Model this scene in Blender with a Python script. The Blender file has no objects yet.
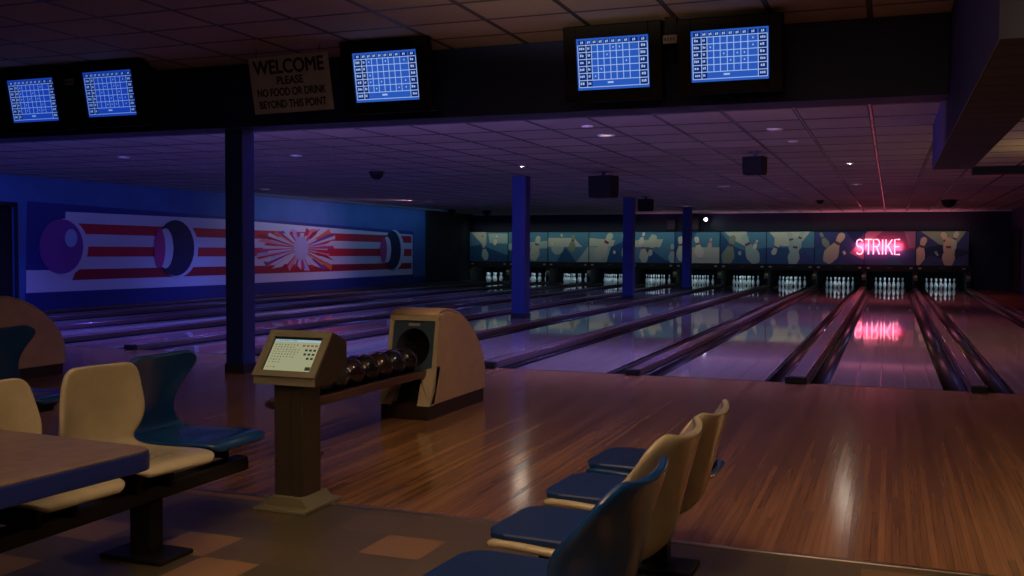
import bpy, bmesh, math, random
from mathutils import Vector, Matrix
random.seed(7)
PI = math.pi
S = bpy.context.scene
COL = S.collection

# ------------------------------------------------------------------ camera
F_PX, YAW, PITCH, ROLL, HCAM = 993.125, 0.3639, 0.0396, 0.0047, 1.377
def cam_axes():
    cy, sy = math.cos(YAW), math.sin(YAW)
    fwd = Vector((-sy*math.cos(PITCH), cy*math.cos(PITCH), -math.sin(PITCH)))
    right = Vector((cy, sy, 0)); up = right.cross(fwd)
    cr, sr = math.cos(ROLL), math.sin(ROLL)
    return cr*right + sr*up, -sr*right + cr*up, fwd
_r, _u, _f = cam_axes()
cd = bpy.data.cameras.new('camera'); cam = bpy.data.objects.new('camera', cd); COL.objects.link(cam)
cam.matrix_world = Matrix(((_r.x, _u.x, -_f.x, 0), (_r.y, _u.y, -_f.y, 0), (_r.z, _u.z, -_f.z, HCAM), (0, 0, 0, 1)))
cd.sensor_width = 36; cd.lens = F_PX*36/1024; cd.clip_start = .05; cd.clip_end = 200
S.camera = cam

# ------------------------------------------------------------------ layout (metres; lanes run along +Y)
PITCHX = 1.72
def DX(i): return 0.83 - (i-1)*PITCHX          # lane dividers, 0 = rightmost
NL = 11
Y_CARPET, Y_FOUL, Y_PIN, Y_MASK = 4.60, 10.62, 38.05, 38.0
Y_LANE_END = 39.35
X_LEFT, X_RIGHT = -16.42, 3.9
Z_CEIL, Z_CEILF = 2.80, 3.32
Y_BEAM0, Y_BEAM1, Z_BEAM = 8.9, 9.3, 2.655
ORD = ['rightmost', 'second', 'third', 'fourth', 'fifth', 'sixth', 'seventh', 'eighth', 'ninth', 'tenth', 'leftmost']
def lane_name(i):
    if i == 0: return 'the rightmost lane'
    if i == 1: return 'the lane below the neon sign'
    if i == 10: return 'the leftmost lane'
    return 'the %s lane from the right' % ORD[i]

# ------------------------------------------------------------------ helpers
def tag(o, label=None, cat=None, group=None, kind=None):
    if label: o['label'] = label
    if cat: o['category'] = cat
    if group: o['group'] = group
    if kind: o['kind'] = kind
    return o
def thing(name, label, cat, loc=(0, 0, 0), rz=0, group=None):
    o = bpy.data.objects.new(name, None); o.empty_display_size = .1; COL.objects.link(o)
    o.location = loc; o.rotation_euler = (0, 0, rz)
    return tag(o, label, cat, group)
def dup(root, loc, rz=None, label=None, group=None):
    r = root.copy(); COL.objects.link(r); r.location = loc
    if rz is not None: r.rotation_euler = (0, 0, rz)
    if label: r['label'] = label
    if group: r['group'] = group
    for ch in list(root.children):
        c = ch.copy(); COL.objects.link(c); c.parent = r
        for g in list(ch.children):
            d = g.copy(); COL.objects.link(d); d.parent = c
    return r

class MB:
    def __init__(s): s.bm = bmesh.new()
    def _bev(s, vs, w, seg=2):
        es = {e for v in vs for e in v.link_edges}
        bmesh.ops.bevel(s.bm, geom=list(es), offset=w, offset_type='OFFSET', segments=seg, profile=.5, affect='EDGES', clamp_overlap=True)
    def box(s, lo, hi, m=0, bev=0, seg=2, M=None):
        x0, y0, z0 = lo; x1, y1, z1 = hi
        vs = [s.bm.verts.new(M @ Vector(p) if M else p) for p in ((x0,y0,z0),(x1,y0,z0),(x1,y1,z0),(x0,y1,z0),(x0,y0,z1),(x1,y0,z1),(x1,y1,z1),(x0,y1,z1))]
        for f in ((3,2,1,0),(4,5,6,7),(0,1,5,4),(1,2,6,5),(2,3,7,6),(3,0,4,7)):
            s.bm.faces.new([vs[k] for k in f]).material_index = m
        if bev: s._bev(vs, bev, seg)
        return s
    def prism(s, pts, fn, a, b, m=0, bev=0, seg=2):
        """extrude a 2-D outline; fn(u,v,t)->xyz, t from a to b"""
        n = len(pts)
        A = [s.bm.verts.new(fn(u, v, a)) for u, v in pts]; B = [s.bm.verts.new(fn(u, v, b)) for u, v in pts]
        fs = [s.bm.faces.new(A[::-1]), s.bm.faces.new(B)]
        for i in range(n): fs.append(s.bm.faces.new((A[i], A[(i+1) % n], B[(i+1) % n], B[i])))
        for f in fs: f.material_index = m
        bmesh.ops.recalc_face_normals(s.bm, faces=fs)
        if bev:
            es = set()
            for L in (fs[0], fs[1]): es |= set(L.edges)
            bmesh.ops.bevel(s.bm, geom=list(es), offset=bev, offset_type='OFFSET', segments=seg, profile=.5, affect='EDGES', clamp_overlap=True)
        return s
    def poly(s, pts, m=0):
        f = s.bm.faces.new([s.bm.verts.new(p) for p in pts]); f.material_index = m
        return s
    def tube(s, path, r, n=8, m=0, cap=True, closed=False):
        P = [Vector(p) for p in path]; R = r if isinstance(r, (list, tuple)) else [r]*len(P)
        rings = []; prev = None
        for i, p in enumerate(P):
            if closed: t = (P[(i+1) % len(P)] - P[i-1])
            else: t = (P[min(i+1, len(P)-1)] - P[max(i-1, 0)])
            t.normalize()
            if prev is None:
                a = Vector((0, 0, 1)) if abs(t.z) < .9 else Vector((1, 0, 0))
                nn = (a - t*a.dot(t)).normalized()
            else: nn = (prev - t*prev.dot(t)).normalized()
            prev = nn; bb = t.cross(nn)
            rings.append([s.bm.verts.new(p + R[i]*(math.cos(2*PI*k/n)*nn + math.sin(2*PI*k/n)*bb)) for k in range(n)])
        for i in range(len(rings) - (0 if closed else 1)):
            A, B = rings[i], rings[(i+1) % len(rings)]
            for k in range(n):
                f = s.bm.faces.new((A[k], A[(k+1) % n], B[(k+1) % n], B[k])); f.material_index = m; f.smooth = True
        if cap and not closed:
            s.bm.faces.new(rings[0][::-1]).material_index = m; s.bm.faces.new(rings[-1]).material_index = m
        return s
    def lathe(s, prof, c=(0, 0, 0), n=16, mats=None, M=None):
        """prof = [(r,z)...] from bottom to top, mats per segment"""
        rings = []
        for r, z in prof:
            if r < 1e-6: rings.append([s.bm.verts.new(M @ Vector((0, 0, z)) if M else (c[0], c[1], c[2]+z))])
            else:
                q = []
                for k in range(n):
                    p = Vector((r*math.cos(2*PI*k/n), r*math.sin(2*PI*k/n), z))
                    q.append(s.bm.verts.new(M @ p if M else Vector(c)+p))
                rings.append(q)
        for i in range(len(rings)-1):
            A, B = rings[i], rings[i+1]; m = mats[i] if mats else 0
            for k in range(n):
                a0, a1 = A[k % len(A)], A[(k+1) % n % len(A)]; b0, b1 = B[k % len(B)], B[(k+1) % n % len(B)]
                vs = [a0] + ([a1] if len(A) > 1 else []) + ([b1] if len(B) > 1 else []) + [b0]
                if len(set(vs)) < 3: continue
                f = s.bm.faces.new(vs); f.material_index = m; f.smooth = True
        if len(rings[0]) > 1: s.bm.faces.new(rings[0][::-1]).material_index = mats[0] if mats else 0
        if len(rings[-1]) > 1: s.bm.faces.new(rings[-1]).material_index = mats[-1] if mats else 0
        return s
    def build(s, name, mats, parent=None, loc=None, rot=None, smooth=False, recalc=False):
        if recalc: bmesh.ops.recalc_face_normals(s.bm, faces=s.bm.faces)
        me = bpy.data.meshes.new(name); s.bm.to_mesh(me); s.bm.free()
        for m in (mats if isinstance(mats, (list, tuple)) else [mats]): me.materials.append(m)
        if smooth:
            for p in me.polygons: p.use_smooth = True
        o = bpy.data.objects.new(name, me); COL.objects.link(o)
        if parent: o.parent = parent
        if loc: o.location = loc
        if rot: o.rotation_euler = rot
        return o
def struct(o, label=None): return tag(o, label, None, None, 'structure')

# ------------------------------------------------------------------ materials
def rgb(r, g, b): # sRGB 0-255 -> linear
    f = lambda c: (c/255/12.92) if c/255 <= .04045 else ((c/255+.055)/1.055)**2.4
    return (f(r), f(g), f(b), 1)
def mat(name, col, rough=.5, metal=0, spec=.5, noise=0, nscale=8, coat=0, bump=0, bscale=60, emit=None, estr=1):
    m = bpy.data.materials.new(name); m.use_nodes = True
    nt = m.node_tree; b = nt.nodes['Principled BSDF']
    c = col if len(col) == 4 else (*col, 1)
    b.inputs['Base Color'].default_value = c; b.inputs['Roughness'].default_value = rough
    b.inputs['Metallic'].default_value = metal; b.inputs['Specular IOR Level'].default_value = spec
    b.inputs['Coat Weight'].default_value = coat; b.inputs['Coat Roughness'].default_value = .08
    if emit:
        b.inputs['Emission Color'].default_value = emit if len(emit) == 4 else (*emit, 1); b.inputs['Emission Strength'].default_value = estr
    if noise or bump:
        tc = nt.nodes.new('ShaderNodeTexCoord'); n = nt.nodes.new('ShaderNodeTexNoise')
        n.inputs['Scale'].default_value = nscale; n.inputs['Detail'].default_value = 5
        nt.links.new(tc.outputs['Object'], n.inputs['Vector'])
        if noise:
            mx = nt.nodes.new('ShaderNodeMix'); mx.data_type = 'RGBA'; mx.blend_type = 'MULTIPLY'; mx.inputs[0].default_value = 1
            rp = nt.nodes.new('ShaderNodeMapRange'); rp.inputs['From Min'].default_value = .3; rp.inputs['From Max'].default_value = .7
            rp.inputs['To Min'].default_value = 1-noise; rp.inputs['To Max'].default_value = 1+noise*.4
            nt.links.new(n.outputs['Fac'], rp.inputs['Value']); mx.inputs[6].default_value = c
            nt.links.new(rp.outputs[0], mx.inputs[7]); nt.links.new(mx.outputs[2], b.inputs['Base Color'])
        if bump:
            n2 = nt.nodes.new('ShaderNodeTexNoise'); n2.inputs['Scale'].default_value = bscale
            nt.links.new(tc.outputs['Object'], n2.inputs['Vector'])
            bp = nt.nodes.new('ShaderNodeBump'); bp.inputs['Strength'].default_value = bump; bp.inputs['Distance'].default_value = .01
            nt.links.new(n2.outputs['Fac'], bp.inputs['Height']); nt.links.new(bp.outputs[0], b.inputs['Normal'])
    return m

class NT:
    """tiny node builder"""
    def __init__(s, name):
        s.m = bpy.data.materials.new(name); s.m.use_nodes = True; s.t = s.m.node_tree; s.b = s.t.nodes['Principled BSDF']
        tc = s.t.nodes.new('ShaderNodeTexCoord'); sp = s.t.nodes.new('ShaderNodeSeparateXYZ')
        s.co = tc.outputs['Object']; s.t.links.new(s.co, sp.inputs[0]); s.x, s.y, s.z = sp.outputs
    def _in(s, sock, v):
        if isinstance(v, (int, float)): sock.default_value = v
        elif isinstance(v, (tuple, list)): sock.default_value = v
        else: s.t.links.new(v, sock)
    def math(s, op, a, b=0, c=0):
        n = s.t.nodes.new('ShaderNodeMath'); n.operation = op
        s._in(n.inputs[0], a); s._in(n.inputs[1], b); s._in(n.inputs[2], c); return n.outputs[0]
    def comb(s, x, y, z=0):
        n = s.t.nodes.new('ShaderNodeCombineXYZ'); s._in(n.inputs[0], x); s._in(n.inputs[1], y); s._in(n.inputs[2], z); return n.outputs[0]
    def white(s, v):
        n = s.t.nodes.new('ShaderNodeTexWhiteNoise'); n.noise_dimensions = '3D'; s._in(n.inputs['Vector'], v); return n.outputs['Value']
    def noise(s, v, scale=1, detail=4, rough=.55):
        n = s.t.nodes.new('ShaderNodeTexNoise'); s._in(n.inputs['Vector'], v); n.inputs['Scale'].default_value = scale
        n.inputs['Detail'].default_value = detail; n.inputs['Roughness'].default_value = rough; return n.outputs['Fac']
    def mix(s, f, a, b, blend='MIX'):
        n = s.t.nodes.new('ShaderNodeMix'); n.data_type = 'RGBA'; n.blend_type = blend
        s._in(n.inputs[0], f); s._in(n.inputs[6], a); s._in(n.inputs[7], b); return n.outputs[2]
    def rng(s, v, a, b, c, d):
        n = s.t.nodes.new('ShaderNodeMapRange'); s._in(n.inputs[0], v)
        for k, q in enumerate((a, b, c, d)): s._in(n.inputs[k+1], q)
        return n.outputs[0]
    def bump(s, h, strength=.2, dist=.01):
        n = s.t.nodes.new('ShaderNodeBump'); n.inputs['Strength'].default_value = strength; n.inputs['Distance'].default_value = dist
        s._in(n.inputs['Height'], h); s.t.links.new(n.outputs[0], s.b.inputs['Normal'])
    def set(s, k, v): s._in(s.b.inputs[k], v)

def wood(name, dark, light, bw, bl, rough, seam=.5, rvar=.08, bumpy=.03):
    w = NT(name)
    xi = w.math('FLOOR', w.math('DIVIDE', w.x, bw))
    off = w.white(w.comb(xi, 3.7, 0))
    yi = w.math('FLOOR', w.math('ADD', w.math('DIVIDE', w.y, bl), off))
    bid = w.white(w.comb(xi, yi, 1))
    g = w.noise(w.comb(w.math('MULTIPLY', w.x, 60), w.math('MULTIPLY', w.y, 1.6), bid), 1, 5, .6)
    g2 = w.noise(w.comb(w.math('MULTIPLY', w.x, 9), w.math('MULTIPLY', w.y, .35), 0), 1, 3, .5)
    v = w.math('ADD', w.math('MULTIPLY', bid, .45), w.math('ADD', w.math('MULTIPLY', w.rng(g, .3, .7, 0, 1), .35), w.math('MULTIPLY', w.rng(g2, .3, .7, 0, 1), .35)))
    c = w.mix(v, dark, light)
    fx = w.math('ABSOLUTE', w.math('SUBTRACT', w.math('FRACT', w.math('DIVIDE', w.x, bw)), .5))
    ln = w.rng(fx, .44, .5, 0, seam)
    c = w.mix(ln, c, (dark[0]*.3, dark[1]*.3, dark[2]*.3, 1))
    w.set('Base Color', c)
    w.set('Roughness', w.math('ADD', rough, w.math('MULTIPLY', w.math('SUBTRACT', g2, .5), rvar)))
    w.bump(w.math('ADD', g, w.math('MULTIPLY', bid, .6)), bumpy, .004)
    return w.m
M = {}
M['approach'] = wood('approach maple', rgb(98, 66, 42), rgb(168, 122, 80), .032, 5.0, .15, .5, .12, .05)
M['lane'] = wood('lane maple', rgb(104, 94, 90), rgb(150, 136, 126), .027, 3.5, .04, .3, .03, .004)
M['sidewood'] = wood('side wood', rgb(70, 42, 30), rgb(112, 70, 46), .09, 1.6, .3, .5)

def vinyl():
    w = NT('vinyl floor tile'); s = .305
    xi = w.math('FLOOR', w.math('DIVIDE', w.math('ADD', w.x, 2.23), s)); yi = w.math('FLOOR', w.math('DIVIDE', w.math('SUBTRACT', w.y, 3.905), s))
    r = w.white(w.comb(xi, yi, 5)); 
    ct = w.math('MULTIPLY', w.math('COMPARE', xi, 0, .1), w.math('COMPARE', yi, 0, .1))
    r2 = w.math('MAXIMUM', ct, w.math('GREATER_THAN', r, .72))
    c = w.mix(r2, w.mix(w.white(w.comb(yi, xi, 2)), rgb(84, 78, 60), rgb(108, 94, 70)), rgb(150, 118, 80))
    n = w.noise(w.co, 90, 3); c = w.mix(.35, c, w.mix(n, (.02, .02, .02, 1), (.4, .36, .3, 1)), 'OVERLAY')
    fx = w.math('ABSOLUTE', w.math('SUBTRACT', w.math('FRACT', w.math('DIVIDE', w.math('ADD', w.x, 2.23), s)), .5))
    fy = w.math('ABSOLUTE', w.math('SUBTRACT', w.math('FRACT', w.math('DIVIDE', w.math('SUBTRACT', w.y, 3.905), s)), .5))
    ln = w.rng(w.math('MAXIMUM', fx, fy), .49, .5, 0, .5)
    w.set('Base Color', w.mix(ln, c, (.01, .01, .01, 1))); w.set('Roughness', .38)
    w.bump(n, .05); return w.m
M['vinyl'] = vinyl()

def ceil_tile(name, sx, ox, sy, oy, base, bar, wline=.012, barmetal=.0, barrough=.4, wy=.03):
    w = NT(name)
    ux = w.math('DIVIDE', w.math('SUBTRACT', w.x, ox), sx); uy = w.math('DIVIDE', w.math('SUBTRACT', w.y, oy), sy)
    def edge(u, s): # distance to nearest grid line in metres
        f = w.math('FRACT', u); return w.math('MULTIPLY', w.math('MINIMUM', f, w.math('SUBTRACT', 1, f)), s)
    ex, ey = edge(ux, sx), edge(uy, sy)
    isbar = w.math('LESS_THAN', w.math('MINIMUM', ex, w.math('ADD', ey, .004)), wline)
    gap = w.math('MAXIMUM', w.math('LESS_THAN', ex, wline*2.0), w.math('LESS_THAN', ey, wy))
    gap = w.math('MULTIPLY', gap, w.math('SUBTRACT', 1, isbar))
    r = w.white(w.comb(w.math('FLOOR', ux), w.math('FLOOR', uy), 2))
    n = w.noise(w.co, 70, 4); n2 = w.noise(w.co, 1.2, 3)
    c = w.mix(r, (base[0]*.8, base[1]*.8, base[2]*.8, 1), base)
    c = w.mix(.3, c, w.mix(n, (.1, .1, .1, 1), (.8, .8, .8, 1)), 'OVERLAY')
    c = w.mix(w.rng(n2, .35, .7, 0, .25), c, (base[0]*.5, base[1]*.42, base[2]*.36, 1))
    c = w.mix(isbar, c, bar); c = w.mix(w.math('MULTIPLY', gap, .85), c, (.008, .007, .007, 1))
    w.set('Base Color', c); w.set('Roughness', w.rng(isbar, 0, 1, .9, barrough)); w.set('Metallic', w.math('MULTIPLY', isbar, barmetal))
    w.bump(w.math('ADD', n, w.math('MULTIPLY', isbar, -1)), .25, .006); return w.m
M['ceil_lane'] = ceil_tile('lane ceiling tile', .72, -.22, .93, 10.39, (.50, .46, .43, 1), (.42, .38, .36, 1), .012, .85, .26, .042)
M['ceil_front'] = ceil_tile('front ceiling tile', .765, -4.02, .59, 7.88, (.50, .42, .34, 1), (.06, .05, .045, 1), .012, 0, .5, .022)
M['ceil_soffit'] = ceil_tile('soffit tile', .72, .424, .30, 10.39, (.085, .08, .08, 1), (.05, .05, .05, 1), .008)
M['navy'] = mat('navy painted plaster', rgb(16, 24, 48), .75, noise=.25, nscale=3, bump=.05)
M['navy2'] = mat('navy painted beam', rgb(12, 30, 84), .6, noise=.3, nscale=2)
M['purplewall'] = mat('violet painted soffit', rgb(44, 40, 96), .7)
M['bluewall'] = mat('blue painted wall', rgb(70, 105, 165), .75, noise=.15, nscale=1.5)
M['bluelow'] = mat('blue wainscot paint', rgb(34, 48, 110), .7)
M['darkwall'] = mat('dark teal painted wall', rgb(20, 34, 46), .7, noise=.2, nscale=2)
M['tealwall'] = mat('teal painted bulkhead', rgb(16, 32, 46), .7, noise=.25, nscale=1.2)
M['black'] = mat('black plastic', (.009, .009, .01), .5, spec=.22)
M['blackmetal'] = mat('black metal', (.02, .02, .022), .4, .4)
M['matte'] = mat('matte black', (.006, .006, .007), .9)
M['bezel'] = mat('charcoal monitor plastic', (.005, .005, .006), .55, spec=.2, noise=.2, nscale=20)
M['column'] = mat('blue painted column', rgb(20, 44, 124), .5, noise=.12, nscale=3)
M['whiteline'] = mat('pale metal angle', (.75, .73, .72), .45, noise=.1)
M['metal'] = mat('brushed metal strip', (.6, .55, .47), .3, 1)
M['gutter'] = mat('dark gutter plastic', (.012, .011, .012), .4, spec=.1, noise=.2)
M['cap'] = mat('brown capping board', rgb(92, 78, 84), .28, noise=.2, nscale=6)
M['capedge'] = mat('varnished red wood rail', rgb(92, 54, 40), .22, noise=.2, nscale=9)
M['pinwhite'] = mat('glossy white pin', (.85, .84, .80), .22)
M['pinred'] = mat('red pin stripe', (.6, .02, .03), .3)
M['hood'] = mat('beige painted hood', rgb(190, 160, 130), .38, noise=.12, nscale=7)
M['hoodtrim'] = mat('cream moulded trim', rgb(178, 165, 138), .35, noise=.1)
M['hoodbase'] = mat('dark brown kick base', rgb(38, 26, 22), .5)
M['hoodface'] = mat('slate front plate', rgb(54, 74, 92), .3)
M['rail'] = mat('brown steel rail', rgb(84, 58, 50), .3, .3)
M['console'] = mat('taupe painted steel', rgb(116, 112, 94), .38, noise=.08)
M['consoledark'] = mat('dark brown steel side', rgb(56, 48, 38), .42)
M['consolefoot'] = mat('grey green cast foot', rgb(112, 108, 86), .35)
M['cream'] = mat('cream fibreglass', rgb(172, 164, 138), .2, noise=.12, nscale=9, coat=.4)
M['blue'] = mat('blue fibreglass', rgb(18, 62, 118), .2, noise=.12, nscale=9, coat=.4)
M['bluepad'] = mat('navy vinyl pad', rgb(14, 46, 96), .32, noise=.1)
M['tabletop'] = mat('brown laminate', rgb(116, 100, 86), .35, noise=.3, nscale=14)
M['tableedge'] = mat('blue table edging', rgb(28, 44, 120), .4)
M['signwhite'] = mat('off white sign board', rgb(168, 164, 172), .6, noise=.15)
M['ink'] = mat('black sign ink', (.012, .011, .012), .7)
M['plate'] = mat('small grey number plate', rgb(150, 146, 142), .5)
M['pit'] = mat('black pit curtain', (.006, .006, .007), .9)
M['kick'] = mat('olive brown kickback', rgb(70, 66, 46), .5, noise=.2)
def emis(name, col, st):
    m = bpy.data.materials.new(name); m.use_nodes = True; t = m.node_tree; t.nodes.clear()
    e = t.nodes.new('ShaderNodeEmission'); o = t.nodes.new('ShaderNodeOutputMaterial')
    e.inputs[0].default_value = col if len(col) == 4 else (*col, 1); e.inputs[1].default_value = st
    t.links.new(e.outputs[0], o.inputs[0]); return m
M['scrblue'] = emis('score screen blue', rgb(40, 86, 182), 1.0)
M['scrdim'] = emis('score screen deep blue', rgb(24, 62, 176), .9)
M['scrdark'] = emis('score screen navy cell', rgb(16, 34, 96), 1.0)
M['scrline'] = emis('score screen pale line', rgb(158, 186, 238), 1.0)
M['scrlinedim'] = emis('score screen dim line', rgb(120, 155, 225), .9)
M['conscr'] = emis('console screen', rgb(150, 152, 118), 1.0)
M['conhead'] = emis('console screen header', rgb(150, 178, 186), 1.0)
M['conink'] = emis('console screen marks', rgb(84, 82, 70), 1.0)
M['condark'] = emis('console screen button', rgb(46, 46, 40), 1.0)
M['conred'] = emis('console screen red mark', rgb(130, 84, 70), 1.0)
M['neon'] = emis('pink neon tube', (1.0, .24, .33, 1), 4.0)
M['lamp'] = emis('downlight lens', (1.0, .74, .6, 1), 1.0)
M['lampdim'] = emis('dim downlight lens', (1.0, .62, .55, 1), .28)
M['lampglint'] = emis('added highlight lamp lens', (1.0, .82, .6, 1), 420)  # lens of the two lamps added for floor highlights
M['lampwhite'] = emis('white spot lens', (.9, .95, 1, 1), 5)

# ------------------------------------------------------------------ room shell
MB().box((X_LEFT-.3, -2.5, -.12), (X_RIGHT+.2, Y_CARPET, 0)).build('floor', M['vinyl']).__setitem__('kind', 'structure')
struct(MB().box((X_LEFT-.3, Y_CARPET, -.12), (X_RIGHT+.2, Y_FOUL, 0.0)).build('floor_approach', M['approach']))
struct(MB().box((DX(0)+.30, Y_FOUL, -.12), (X_RIGHT+.2, 41, 0)).build('floor_side', M['sidewood']))
struct(MB().box((X_LEFT-.3, Y_FOUL, -.30), (X_RIGHT+.2, 41, -.14)).build('floor_subfloor', M['matte']))
struct(MB().box((X_LEFT, Y_CARPET-.018, .0), (X_RIGHT, Y_CARPET+.012, .006), bev=.002).build('trim_1', M['metal']))
struct(MB().box((X_LEFT-.3, Y_BEAM1, Z_CEIL), (X_RIGHT+.2, 41, Z_CEIL+.1)).build('ceiling', M['ceil_lane']))
struct(MB().box((X_LEFT-.3, -2.5, Z_CEILF), (X_RIGHT+.2, Y_BEAM1, Z_CEILF+.1)).build('ceiling_front', M['ceil_front']))
struct(MB().box((X_LEFT-.3, Y_BEAM0, Z_BEAM), (.424, Y_BEAM1, Z_CEILF), bev=.01).build('beam', M['navy2']))
struct(MB().box((.84, Y_BEAM0, Z_CEIL-.02), (X_RIGHT+.2, Y_BEAM1, Z_CEILF)).build('beam_right', M['navy2']))
# soffit on the right: violet sides, tiled underside
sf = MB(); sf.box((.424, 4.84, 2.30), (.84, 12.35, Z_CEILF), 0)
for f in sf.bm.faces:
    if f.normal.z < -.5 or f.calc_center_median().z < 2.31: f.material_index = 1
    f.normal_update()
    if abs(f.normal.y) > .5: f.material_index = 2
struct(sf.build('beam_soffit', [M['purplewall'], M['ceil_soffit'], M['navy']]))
struct(MB().box((1.28, 18.5, 2.68), (X_RIGHT, 18.9, Z_CEIL)).build('beam_header', M['matte']))
# left wall with the door opening and a dark far end
wl = MB(); D0, D1, DZ = 13.75, 15.15, 2.26
wl.box((X_LEFT-.2, -2.5, 0), (X_LEFT, D0, Z_CEILF), 0)
wl.box((X_LEFT-.2, D0, DZ), (X_LEFT, D1, Z_CEILF), 0)
wl.box((X_LEFT-.2, D1, 0), (X_LEFT, 33.9, Z_CEIL), 0)
wl.box((X_LEFT-.2, 33.9, 0), (X_LEFT, 41, Z_CEIL), 1)
struct(wl.build('wall_left', [M['bluewall'], M['darkwall']]))
d1 = struct(MB().box((X_LEFT-.19, D0, 0), (X_LEFT-.14, D1, DZ), bev=.004).build('door_1', M['matte']))
df = MB(); 
for a, b in (((X_LEFT-.02, D0, 0), (X_LEFT+.02, D0+.07, DZ)), ((X_LEFT-.02, D1-.07, 0), (X_LEFT+.02, D1, DZ)), ((X_LEFT-.02, D0, DZ-.07), (X_LEFT+.02, D1, DZ))): df.box(a, b, bev=.004)
df.build('door_frame', M['navy'], d1)
struct(MB().box((X_LEFT, D1+.02, 0), (X_LEFT+.025, 38.4, .06), bev=.004).build('baseboard_left', M['capedge']))
struct(MB().box((X_RIGHT, -2.5, 0), (X_RIGHT+.2, 41, Z_CEILF)).build('wall_right', M['purplewall']))
d2 = struct(MB().box((X_RIGHT-.04, 35.6, 0), (X_RIGHT+.01, 37.9, 2.05), bev=.006).build('door_2', M['matte']))
df = MB()
for a, b in (((X_RIGHT-.06, 35.52, 0), (X_RIGHT, 35.6, 2.12)), ((X_RIGHT-.06, 37.9, 0), (X_RIGHT, 37.98, 2.12)), ((X_RIGHT-.06, 35.6, 2.05), (X_RIGHT, 37.9, 2.12))): df.box(a, b)
df.build('door_frame', M['navy'], d2)
# back bulkhead above the pits, side returns, pit back
struct(MB().box((X_LEFT, 38.55, .66), (DX(0)+.1, 38.7, Z_CEIL)).build('wall_back', M['tealwall']))
struct(MB().box((DX(0)+.1, 38.5, 0), (X_RIGHT, 38.7, Z_CEIL)).build('wall_back_side', M['darkwall']))
struct(MB().box((X_LEFT-.2, 40.4, -.3), (X_RIGHT, 40.6, Z_CEIL)).build('wall_pit', M['pit']))
struct(MB().box((X_LEFT, 38.47, Z_CEIL-.035), (X_RIGHT, 38.55, Z_CEIL), bev=.005).build('trim_2', M['whiteline']))

# columns
for w, X, Y, lab in ((.225, -6.70, 9.17, 'dark blue square column nearest the seats, left of the score console'),
                     (.285, -6.86, 18.5, 'blue square column standing among the lanes behind the ball return'),
                     (.285, -6.77, 26.85, 'blue square column between the middle lanes, third in the line'),
                     (.285, -6.47, 33.7, 'small dark blue column farthest back, close to the pin deck')):
    t = thing('column', lab, 'column', (X, Y, 0))
    zt = Z_BEAM if Y < 10 else Z_CEIL
    MB().box((-w/2, -w/2, 0), (w/2, w/2, zt), bev=.008).build('shaft', M['column'], t)
    MB().box((-w/2-.012, -w/2-.012, 0), (w/2+.012, w/2+.012, .10), bev=.004).build('base_plinth', M['navy'], t)

# ------------------------------------------------------------------ lanes, gutters, dividers
GAP = .3265
def gutter(mb, xc, y0, y1, r):
    n = 8; inn = [(xc - r*math.cos(PI*k/n), -.012 - .085*math.sin(PI*k/n)) for k in range(n+1)]
    L = [[mb.bm.verts.new((x, y, z)) for x, z in inn] for y in (y0, y1)]
    O = [[mb.bm.verts.new((x, y, z)) for x, z in ((xc-r, -.125), (xc+r, -.125))] for y in (y0, y1)]
    for k in range(n):
        f = mb.bm.faces.new((L[0][k], L[0][k+1], L[1][k+1], L[1][k])); f.smooth = True
    mb.bm.faces.new((L[0][0], L[1][0], O[1][0], O[0][0])); mb.bm.faces.new((L[0][-1], L[1][-1], O[1][1], O[0][1]))
    mb.bm.faces.new((O[0][0], O[0][1], O[1][1], O[1][0]))
    for e in (0, 1): mb.bm.faces.new([O[e][0]] + L[e] + [O[e][1]])
    # narrow lips each side
    mb.box((xc-r-.012, y0, -.12), (xc-r, y1, -.002)); mb.box((xc+r, y0, -.12), (xc+r+.012, y1, -.002))
def DW(i): return .105 if i % 2 == 0 else (.075 if i < NL else .033)      # half widths of the dividers
def DCX(i): return DX(i) if i < NL else DX(i)+.037
for i in range(NL):
    xr, xl = DX(i) - GAP, DX(i+1) + GAP
    xc = (xr+xl)/2; hw = (xr-xl)/2
    t = thing('bowling_lane', 'polished maple bowling lane with gutters, ' + lane_name(i).replace('the ', '', 1) + (' running to the pins' if i != 1 else ''), 'bowling lane', (xc, Y_FOUL, 0), 0, 'bowling lanes side by side')
    MB().box((-hw, 0, -.12), (hw, Y_LANE_END-Y_FOUL, 0)).build('lane_bed', M['lane'], t)
    MB().box((-hw, .0, .0), (hw, .022, .0015)).build('foul_line', M['matte'], t)
    for s in (-1, 1):
        d = i if s > 0 else i+1
        free = GAP - (DW(d) if d < NL else .075) - .004
        r = free/2 - .012
        g = MB(); gutter(g, s*(hw+free/2), 0, Y_LANE_END-Y_FOUL, r); g.build('gutter', M['gutter'], t, recalc=True)
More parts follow.
